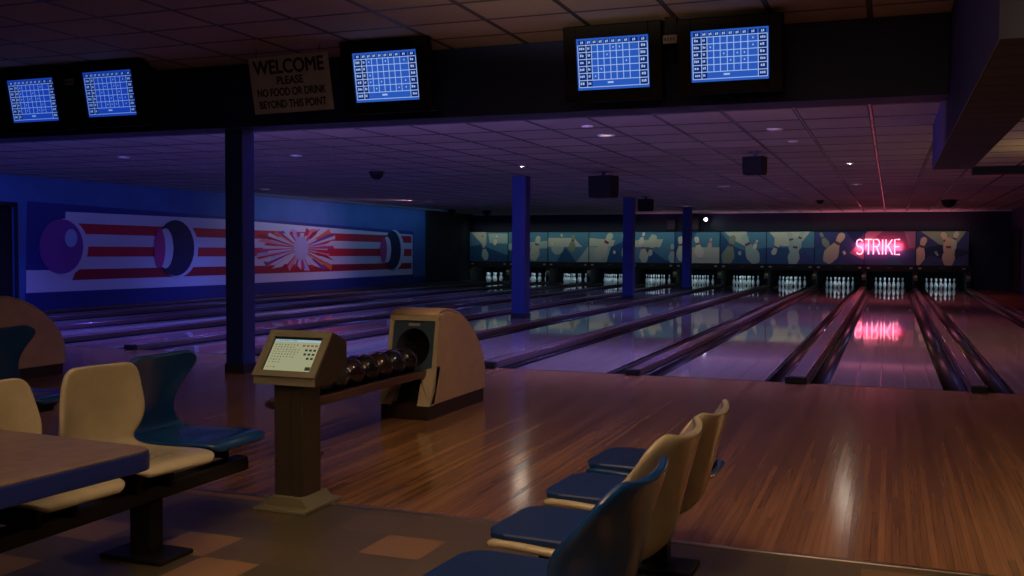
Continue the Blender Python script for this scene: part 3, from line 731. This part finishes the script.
# ------------------------------------------------------------------ ball returns
def ball_return(X, Y, label):
    t = thing('ball_return', label, 'ball return', (X, Y, 0), 0, 'ball returns on the approach')
    hw = .225   # half width; local y = 0 at the front of the base
    yz = [(.00, .115), (.09, .235), (.20, .81), (.235, .845), (.33, .86), (.46, .848), (.60, .812), (.75, .745), (.90, .65), (1.03, .535), (1.12, .42), (1.165, .30), (1.175, .115)]
    # two side shells, a rounded top skin and the front plate
    for s in (-1, 1):
        a, b = (hw-.03, hw) if s > 0 else (-hw, -hw+.03)
        MB().prism(yz, lambda u, v, q: (q, u, v), a, b, bev=.012, seg=3).build('side_shell', M['hood'], t)
    top = yz[2:]
    inn = [(u-.0, v-.02) for u, v in top]
    skin = MB()
    L = [[skin.bm.verts.new((x, u, v)) for u, v in [(y-.012 if False else y, z+.004) for y, z in top]] for x in (-hw+.012, hw-.012)]
    for k in range(len(top)-1):
        f = skin.bm.faces.new((L[0][k], L[0][k+1], L[1][k+1], L[1][k])); f.smooth = True
    o = skin.build('top_shell', M['hood'], t); so = o.modifiers.new('s', 'SOLIDIFY'); so.thickness = .02; so.offset = -1
    # front frame (cream) as an arch around the plate
    fr = MB()
    def fp(u, h): # point on the leaning front plane
        k = (h-.235)/(.81-.235); return (u, .09+.11*k, h)
    def fbox(u0, h0, u1, h1, d0, d1, m=0):
        vs = []
        for d in (d0, d1):
            for (u, h) in ((u0, h0), (u1, h0), (u1, h1), (u0, h1)):
                p = fp(u, h); vs.append(fr.bm.verts.new((p[0], p[1]+d, p[2])))
        for f in ((0, 1, 2, 3), (7, 6, 5, 4), (0, 4, 5, 1), (1, 5, 6, 2), (2, 6, 7, 3), (3, 7, 4, 0)): fr.bm.faces.new([vs[k] for k in f]).material_index = m
    fbox(-hw+.002, .30, -hw+.035, .82, -.012, .05); fbox(hw-.035, .30, hw-.002, .82, -.012, .05); fbox(-hw+.002, .785, hw-.002, .832, -.012, .06)
    fr.build('front_frame', M['hoodtrim'], t, recalc=True)
    # slate plate with a round opening
    pl = MB(); n = 28; R = .15; cz = .565
    inner = [(R*math.cos(2*PI*k/n), cz+R*1.05*math.sin(2*PI*k/n)) for k in range(n)]
    def sq(k):
        c, s_ = math.cos(2*PI*k/n), math.sin(2*PI*k/n); wx, z0, z1 = hw-.03, .38, .79
        tt = min(wx/abs(c) if abs(c) > 1e-6 else 9, ((z1-cz)/s_ if s_ > 1e-6 else 9), ((z0-cz)/s_ if s_ < -1e-6 else 9))
        return (c*tt, cz+s_*tt)
    outer = [sq(k) for k in range(n)]
    vi = [pl.bm.verts.new(fp(*p)) for p in inner]; vo = [pl.bm.verts.new(fp(*p)) for p in outer]
    vd = [pl.bm.verts.new((fp(*p)[0], fp(*p)[1]+.35, fp(*p)[2])) for p in inner]
    for k in range(n):
        pl.bm.faces.new((vo[k], vo[(k+1) % n], vi[(k+1) % n], vi[k]))
        f = pl.bm.faces.new((vi[k], vi[(k+1) % n], vd[(k+1) % n], vd[k])); f.material_index = 1; f.smooth = True
    pl.bm.faces.new(vd).material_index = 1
    fpl = pl.build('front_plate', [M['hoodface'], M['matte']], t, recalc=True)
    nb = MB(); nb.box((-.05, -.006, -.011), (.05, 0, .011))
    nbo = nb.build('name_badge', M['plate'], fpl, loc=(0, fp(0, .752)[1]-.004, .752))
    # cream legs under the opening, dark mouth between
    for s in (-1, 1):
        lg = MB(); lg.prism([(s*.225, .115), (s*.115, .115), (s*.10, .30), (s*.075, .385), (s*.225, .415)], lambda u, v, q: (u, q + (.75*(v-.115) if v < .235 else .09+.19*(v-.235)), v), -.006, .08)
        lg.build('front_leg', M['hoodtrim'], t, recalc=True)
    MB().box((-.2, .14, .115), (.2, .16, .42)).build('mouth_back', M['matte'], t)
    MB().box((-hw+.012, .0, 0), (hw-.012, 1.155, .13), bev=.006).build('kick_base', M['hoodbase'], t)
    # rack: two rails, cross plates, far leg
    rk = MB(); y0 = -1.66
    for sx in (-.115, .125):
        rk.box((sx-.022, y0, .335), (sx+.022, .16, .395), bev=.008)
    rk.tube([(-.115, y0+.02, .365), (-.1, y0-.05, .365), (-.04, y0-.085, .365), (.05, y0-.085, .365), (.11, y0-.05, .365), (.125, y0+.02, .365)], .03, 8)
    rk.build('rack_rail', M['rail'], t)
    tr = MB(); tr.box((-.1, y0, .335), (.105, .16, .35)); tr.build('rack_tray', M['blackmetal'], t)
    sl = MB(); sl.box((-.03, y0+.12, 0.012), (.03, y0+.18, .34), bev=.006); sl.box((-.12, y0+.05, 0), (.12, y0+.25, .014), bev=.004); sl.build('rack_leg', M['blackmetal'], t)
    return t
RX = -3.635
ball_return(RX, 7.12, 'beige ball return with round black opening beside the score console')
ball_return(RX-4.92, 7.12, 'beige ball return at the left edge behind the blue chair')
BC = [('near-black', (.012, .012, .015)), ('dark navy', (.01, .013, .028)), ('dark brown', (.022, .012, .01)), ('near-black', (.01, .01, .012)), ('dark plum', (.018, .009, .016)), ('charcoal', (.025, .025, .028)), ('dark navy', (.012, .016, .04)), ('near-black', (.012, .01, .012))]
OW = ['first', 'second', 'third', 'fourth', 'fifth', 'sixth', 'seventh', 'eighth']
def ball(loc, col, label, group):
    t = thing('bowling_ball', label, 'bowling ball', loc, random.uniform(-2, 2), group); r = .108
    m = mat('ball', col, .12, noise=.3, nscale=10, coat=.3)
    b = MB(); bmesh.ops.create_uvsphere(b.bm, u_segments=32, v_segments=20, radius=r); b.build('ball', m, t, smooth=True)
    h = MB()
    for a, q in ((.18, .5), (-.18, .5), (0, 1.0)):
        d = Vector((math.sin(a), -math.sin(q-.9), math.cos(q-.9))).normalized()
        h.lathe([(.013, r-.004), (.013, r+.0004), (0, r+.0005)], n=12, M=d.to_track_quat('Z', 'Y').to_matrix().to_4x4())
    h.build('finger_hole', M['matte'], t)
for k in range(8):
    ball((RX+.005, 7.12+.02-.2165*(k)-.02, .395+.082), BC[k][1], '%s bowling ball on the rack, %s from the hood' % (BC[k][0], OW[k]), 'bowling balls on the ball return rack')

# ------------------------------------------------------------------ score console
t = thing('score_console', 'taupe score console on a square post at the edge of the approach', 'console', (-2.94, 4.52, 0))
MB().box((-.16, -.185, 0), (.16, .185, .022), bev=.006).build('foot_plate', M['consolefoot'], t)
MB().prism([(-.14, 0), (.14, 0), (.095, .05), (-.095, .05)], lambda u, v, q: (u, q, v+.02), -.13, .13).build('foot_collar', M['consolefoot'], t, recalc=True)
po = MB(); po.box((-.088, -.085, .03), (.088, .085, .66), bev=.006); post = po.build('post', M['consoledark'], t)
po = MB()
po.box((-.086, -.094, .05), (.012, -.083, .655), bev=.004); po.box((.030, -.097, .05), (.078, -.083, .655), bev=.004)
po.build('post_rib', M['consoledark'], post)
hp = [(-.135, .660), (-.135, .700), (.045, .925), (.07, .925), (.19, .875), (.19, .725), (.05, .660)]
hs = MB(); hs.prism(hp, lambda u, v, q: (q, u, v), -.19, .19, bev=.008)
for f in hs.bm.faces:
    f.normal_update()
    if abs(f.normal.x) > .7: f.material_index = 1
hous = hs.build('housing', [M['console'], M['consoledark']], t)
# slanted bezel and screen
def slant(u, k, d=0): # u across, k 0..1 up the slant, d outwards
    a = Vector((0, -.135, .700)); b = Vector((0, .045, .925)); n = Vector((0, -.225, .18)).normalized()
    p = a+(b-a)*k + n*d; return (u, p.y, p.z)
def slab(mb, u0, k0, u1, k1, d0, d1, m=0):
    vs = [mb.bm.verts.new(slant(u, k, d)) for d in (d0, d1) for u, k in ((u0, k0), (u1, k0), (u1, k1), (u0, k1))]
    for f in ((3, 2, 1, 0), (4, 5, 6, 7), (0, 1, 5, 4), (1, 2, 6, 5), (2, 3, 7, 6), (3, 0, 4, 7)): mb.bm.faces.new([vs[q] for q in f]).material_index = m
bz = MB()
slab(bz, -.19, 0, .19, .12, 0, .014); slab(bz, -.19, .86, .19, 1.0, 0, .014); slab(bz, -.19, .12, -.148, .86, 0, .014); slab(bz, .148, .12, .19, .86, 0, .014)
bz.build('bezel', M['console'], hous, recalc=True)
sc = MB()
def srect(a, b, c, d, m, e): # screen units 0..1 (x right, y down)
    X = lambda u: -.148+.296*u
    K = lambda v: .86-.74*v
    sc.poly([slant(X(a), K(d), e), slant(X(c), K(d), e), slant(X(c), K(b), e), slant(X(a), K(b), e)], m)
srect(0, 0, 1, 1, 4, .003); srect(.02, .06, .985, .99, 0, .0035); srect(.03, .06, .985, .13, 1, .004)
rnd = random.Random(3)
for k in range(9): srect(.06+.05*k, .075, .06+.05*k+.03*rnd.uniform(.5, 1), .11, 2, .0045)
for r, v in enumerate((.20, .27, .34, .41, .48, .56, .64, .72, .86)):
    n = (8, 7, 9, 9, 8, 8, 4, 4, 3)[r]
    for k in range(n):
        a = .07+.062*k + rnd.uniform(0, .012)
        srect(a, v, a+.026, v+.028*rnd.uniform(.7, 1.3), 2 if rnd.random() < .8 else 5, .0045)
for r, v in enumerate((.20, .33, .45, .57)):
    for k in range((4, 3, 3, 2)[r]):
        a = .92-.085*k; srect(a-.03, v, a+.025, v+.06, 3 if r else 5, .0045)
srect(.86, .84, .97, .94, 3, .0045)
tag(sc.build('screen', [M['conscr'], M['conhead'], M['conink'], M['condark'], M['black'], M['conred']], hous), 'lit pale touch screen')

# ------------------------------------------------------------------ seats
def chair(name, label, loc, rz, shell_m, pad_m=None, wing=.05, topw=.235, lean=0, waist=.97, tip=.35, group=None, back=True, topz=.80):
    t = thing(name, label, 'chair', loc, rz, group)
    # profile along the shell: (x forward, z, half width, wing)
    P = [(-.345, topz, topw*.66, wing*tip), (-.339, topz-.012, topw*.88, wing*tip), (-.328, topz-.05, topw, wing*(tip+.12)), (-.311, topz-.12, topw*(1+waist)/2, wing*(tip*.5+.45)), (-.293, topz-.20, topw*waist, wing), (-.276, topz-.28, topw*waist*.95, wing), (-.260, .44, .205, wing*.5), (-.232, .396, .21, .02), (-.17, .380, .215, .014), (-.05, .382, .222, .01), (.08, .389, .23, .008), (.19, .399, .23, .005), (.27, .402, .222, 0), (.302, .392, .205, 0), (.312, .368, .17, 0)]
    if not back: P = P[7:]
    if lean: P = [(x + lean*max(0, (z-.45))/.35, z, w, s) for x, z, w, s in P]
    b = MB(); n = 12; rows = []
    for i, (x, z, w, s) in enumerate(P):
        a = P[max(i-1, 0)]; c = P[min(i+1, len(P)-1)]
        tx, tz = c[0]-a[0], c[1]-a[1]; l = math.hypot(tx, tz); nx, nz = -tz/l, tx/l   # normal towards the sitter
        row = []
        for k in range(n+1):
            v = -1+2*k/n; q = abs(v)**2.4
            row.append(b.bm.verts.new((x+nx*s*q, v*w, z+nz*s*q)))
        rows.append(row)
    for i in range(len(rows)-1):
        for k in range(n):
            f = b.bm.faces.new((rows[i][k], rows[i][k+1], rows[i+1][k+1], rows[i+1][k])); f.smooth = True
    o = b.build('shell', shell_m, t, recalc=True)
    so = o.modifiers.new('solid', 'SOLIDIFY'); so.thickness = .028; so.offset = 0
    bv = o.modifiers.new('sub', 'SUBSURF'); bv.levels = 2; bv.render_levels = 2
    if pad_m:
        pd = MB(); w = .205
        pd.prism([(-.20, -.15), (-.18, -.19), (-.13, -w), (.24, -w), (.295, -.185), (.322, -.13), (.322, .13), (.295, .185), (.24, w), (-.13, w), (-.18, .19), (-.20, .15)], lambda u, v, q: (u, v, q), .404, .436, bev=.014, seg=3)
        pd.build('seat_pad', pad_m, t)
    br = MB()
    zb = .319-loc[2]; br.box((-.13, -.10, zb), (.16, -.07, .386), bev=.006); br.box((-.13, .07, zb), (.16, .10, .386), bev=.006); br.box((-.13, -.10, .350), (.16, .10, .362))
    br.build('seat_bracket', M['black'], t)
    return t
# right-hand row, facing left across the frame (-X)
XR_ = -.925
GR = 'seats in the right hand row'; RW = .28; RROT = math.radians(-4)
chair('seat', 'blue moulded chair in the right row, nearest and largest', (XR_, 2.63, 0), PI+RROT, M['blue'], M['bluepad'], topz=.775, topw=RW, wing=.15, tip=.25, group=GR)
chair('seat', 'cream moulded chair with navy pad, directly behind the nearest blue chair', (XR_, 3.21, 0), PI+RROT, M['cream'], M['bluepad'], topz=.79, topw=RW, wing=.15, group=GR)
chair('seat', 'cream moulded chair with navy pad, far one of the right row', (XR_, 3.79, 0), PI+RROT, M['cream'], M['bluepad'], topz=.77, topw=RW, wing=.15, tip=.3, group=GR)
chair('seat', 'backless dark blue seat at the far end of the right row', (XR_, 4.37, 0), PI+RROT, M['blue'], M['bluepad'], group=GR, back=False)
def beam(X, y0, y1, peds, label):
    t = thing('bench_frame', label, 'seat frame', (X, y0, 0))
    MB().box((-.045, 0, .245), (.045, y1-y0, .318), bev=.012).build('crossbar', M['blackmetal'], t)
    for y in peds:
        p = MB(); p.box((-.055, y-y0-.045, .02), (.055, y-y0+.045, .25), bev=.006); pp = p.build('pedestal', M['black'], t)
        MB().box((-.17, y-y0-.11, 0), (.17, y-y0+.11, .022), bev=.008).build('foot_plate', M['black'], pp)
beam(XR_, 2.30, 4.72, (2.75, 4.2), 'black steel beam and pedestals under the right row of seats')
# left-hand row, facing right
XL_ = -3.08
GLft = 'seats in the left hand row'
chair('seat', 'cream moulded chair facing right beside the table, middle of left row', (XL_-.03, 3.46, .06), math.radians(-8), M['cream'], None, wing=.07, topw=.205, topz=.79, lean=.16, waist=1.12, tip=.1, group=GLft)
chair('seat', 'blue moulded chair behind the cream chair, far end of left row', (XL_-.17, 4.03, .04), math.radians(0), M['blue'], None, wing=.03, topw=.27, topz=.80, lean=.16, waist=.5, tip=1, group=GLft)
chair('seat', 'cream chair half cut off by the left edge, behind the table', (XL_-.03, 2.90, .05), math.radians(-4), M['cream'], None, wing=.07, topw=.205, topz=.79, lean=.11, waist=1.12, tip=.1, group=GLft)
beam(XL_, 2.3, 4.22, (3.52, 2.5), 'black steel beam and pedestal under the left row of seats')
chair('seat', 'dark blue chair at the left edge in front of the far ball return', (-5.34, 4.98, .0), math.radians(2), M['blue'], None, wing=.03, topw=.31, topz=.83, lean=.10, waist=.5, tip=1)
beam(-5.42, 3.6, 5.25, (4.5,), 'black steel beam under the blue chair at the left edge')

# ------------------------------------------------------------------ table
t = thing('table', 'brown topped table with blue edging cut off by the bottom left corner', 'table', (-2.76, 1.975, 0), math.radians(-4))
def rrect(x0, y0, x1, y1, r, n=6):
    o = []
    for cx, cy, a in ((x1-r, y1-r, 0), (x0+r, y1-r, 90), (x0+r, y0+r, 180), (x1-r, y0+r, 270)):
        for k in range(n+1): q = math.radians(a+90*k/n); o.append((cx+r*math.cos(q), cy+r*math.sin(q)))
    return o
MB().prism(rrect(-.80, -.85, .49, .66, .07), lambda u, v, q: (u, v, q), .716, .722, bev=.002).build('tabletop', M['tabletop'], t)
MB().prism(rrect(-.803, -.853, .493, .663, .073), lambda u, v, q: (u, v, q), .655, .7165, bev=.006).build('edge_band', M['tableedge'], t)
l1 = MB().box((-.055, .18, .02), (.055, .29, .66), bev=.006).build('leg', M['black'], t)
l2 = MB().box((-.055, -.55, .02), (.055, -.44, .66), bev=.006).build('leg', M['black'], t)
MB().box((-.28, .10, 0), (.28, .37, .025), bev=.008).build('foot', M['black'], l1)
MB().box((-.28, -.63, 0), (.28, -.36, .025), bev=.008).build('foot', M['black'], l2)

# ------------------------------------------------------------------ lights
def area(name, loc, target, sx, sy, col, power, spread=PI):
    l = bpy.data.lights.new(name, 'AREA'); l.shape = 'RECTANGLE'; l.size = sx; l.size_y = sy; l.color = col; l.energy = power; l.spread = spread
    o = bpy.data.objects.new(name, l); COL.objects.link(o); o.location = loc
    d = Vector(target)-Vector(loc); 
    z = -d.normalized(); xax = Vector((0, 1, 0)) if abs(z.y) < .5 else Vector((1, 0, 0))
    if abs(d.x) > abs(d.y): xax = Vector((0, 1, 0))
    else: xax = Vector((1, 0, 0))
    xax = (xax - z*xax.dot(z)).normalized(); yax = z.cross(xax)
    o.matrix_world = Matrix(((xax.x, yax.x, z.x, loc[0]), (xax.y, yax.y, z.y, loc[1]), (xax.z, yax.z, z.z, loc[2]), (0, 0, 0, 1)))
    return o
def spot(name, loc, target, col, power, ang=60, blend=.6, r=.05):
    l = bpy.data.lights.new(name, 'SPOT'); l.color = col; l.energy = power; l.spot_size = math.radians(ang); l.spot_blend = blend; l.shadow_soft_size = r
    o = bpy.data.objects.new(name, l); COL.objects.link(o); o.location = loc
    o.rotation_euler = (Vector(target)-Vector(loc)).to_track_quat('-Z', 'Y').to_euler(); return o
def point(name, loc, col, power, r=.1):
    l = bpy.data.lights.new(name, 'POINT'); l.color = col; l.energy = power; l.shadow_soft_size = r
    o = bpy.data.objects.new(name, l); COL.objects.link(o); o.location = loc; return o
# blue wash along the left wall
area('wall_wash', (X_LEFT+.9, 28.0, 2.72), (X_LEFT, 28.0, 1.7), 12, .08, (.2, .5, .95), 20)
area('wall_wash_near', (X_LEFT+.9, 15.0, 2.72), (X_LEFT, 15.0, 1.5), 12, .08, (.12, .27, 1), 4)
# added fill lights hidden behind the front beam: violet left, pink right
area('beam_fill_blue', (-12.2, Y_BEAM1+.02, Z_BEAM+.07), (-12.2, 20, 1.6), 8, .05, (.10, .14, 1), 130)
area('beam_fill_violet', (-5.0, Y_BEAM1+.02, Z_BEAM+.07), (-5.0, 20, 1.6), 6.4, .05, (.3, .22, 1), 115)
area('beam_fill_pink', (-1.1, Y_BEAM1+.02, Z_BEAM+.07), (-1.1, 20, 1.6), 1.4, .05, (1, .45, .5), 14)
# added coloured fill spots that brighten the lanes and, by bounce, their ceiling
for x, y, c, p in ((-14.2, 13.5, (.10, .12, 1), 300), (-14.2, 20.5, (.10, .15, 1), 300), (-13.2, 27.5, (.14, .2, 1), 250), (-11.4, 12.6, (.18, .12, 1), 420), (-10.2, 18, (.16, .17, 1), 360), (-9.8, 25, (.18, .24, 1), 280), (-8.2, 31.5, (.22, .3, .9), 200),
                   (-7.0, 13.0, (.24, .20, 1), 460), (-5.6, 21, (.24, .25, 1), 420), (-5.2, 29, (.28, .28, .9), 310), (-3.35, 12.06, (.34, .28, 1), 440), (-3.2, 24.5, (.38, .3, .95), 370), (-1.6, 12.6, (.36, .28, .95), 230), (-1.8, 19, (.38, .28, .9), 240), (.1, 14.6, (1, .28, .42), 200), (.1, 21.5, (1, .23, .4), 290), (-.2, 29, (1, .22, .38), 400), (1.7, 18, (1, .45, .36), 110), (1.6, 33, (1, .36, .42), 100)):
    spot('lane_fill_spot', (x, y, Z_CEIL-.03), (x, y, 0), c, p, 140, 1, .04)
# strip over the painted panels
area('panel_strip', (-8.9, 37.35, 2.74), (-8.9, 38.2, 1.4), 14.6, .05, (.82, .95, .92), 26, math.radians(95))
area('panel_strip_pink', (.5, 37.35, 2.74), (.5, 38.2, 1.4), 4.0, .05, (1, .74, .72), 6, math.radians(95))
# back glow of the neon tubes on the panel behind them
area('neon_glow', (-.38, Y_MASK-.13, 1.5), (-.38, Y_MASK, 1.5), 1.5, .24, (1, .13, .21), 38)
# pin deck lights
for i in range(NL):
    xc = (DX(i)+DX(i+1))/2
    area('pin_light', (xc, Y_PIN+.02, .60), (xc, Y_PIN+.45, .1), 1.1, .05, (.50, .86, 1), 2.7)
# warm lamps over the seats
spot('downlight_console', (-3.2, 3.0, 3.28), (-3.0, 4.4, 0), (1, .74, .46), 30, 90, .8, .06)
spot('downlight_return', (-1.2, 5.4, 3.28), (-3.2, 7.6, .2), (1, .68, .40), 100, 80, .8, .06)
spot('downlight_right', (1.6, 4.2, 3.28), (1.2, 7.0, 0), (1, .66, .40), 170, 105, .8, .06)
spot('downlight_carpet', (-1.6, 3.4, 3.28), (-1.7, 4.0, 0), (1, .74, .46), 45, 70, .8, .06)
spot('downlight_seats', (-.6, 1.2, 3.28), (-.8, 3.6, .4), (1, .76, .48), 24, 90, .8, .06)
point('front_fill', (-.2, .4, 2.3), (1, .66, .42), 24, .25)  # added fill lamp, out of view, brightening front floor and ceiling
spot('ceiling_fill', (-.6, -1.6, 1.9), (-1.3, 1.6, 3.95), (1, .70, .46), 6200, 52, .5, .08)  # added unseen spot aimed up to brighten the front ceiling
area('panel_top_fill', (-.2, 37.95, 2.13), (-.2, 37.95, 3), 5.2, .04, (1, .24, .36), 16)  # added hidden light, strengthens the neon's pink on ceiling and bulkhead
area('panel_top_fill_violet', (-6, 37.95, 2.13), (-6, 37.95, 3), 6.2, .04, (.7, .3, .6), 9)  # added hidden fill, violet counterpart of the pink one
spot('bulkhead_spot', (-6.6, 38.05, 2.5), (-6.0, 38.55, 2.3), (.85, .92, 1), 5, 90, 1, .03)
point('far_right_lamp', (2.6, 15.0, 2.3), (1, .68, .26), 34, .12)
spot('mural_spot', (-13.2, 26.6, Z_CEIL-.03), (X_LEFT, 25.4, 1.1), (1, .50, .85), 110, 110, 1, .04)

# ------------------------------------------------------------------ world and view
w = bpy.data.worlds.new('world'); S.world = w; w.use_nodes = True
w.node_tree.nodes['Background'].inputs[0].default_value = (.35, .3, .5, 1); w.node_tree.nodes['Background'].inputs[1].default_value = .02
S.view_settings.view_transform = 'Standard'; S.view_settings.look = 'None'; S.view_settings.exposure = 0; S.view_settings.gamma = 1
S.view_settings.use_curve_mapping = False
try:
    S.cycles.use_denoising = True; S.cycles.denoiser = 'OPENIMAGEDENOISE'; S.cycles.max_bounces = 6; S.cycles.use_light_tree = True
except Exception as e: print(e)
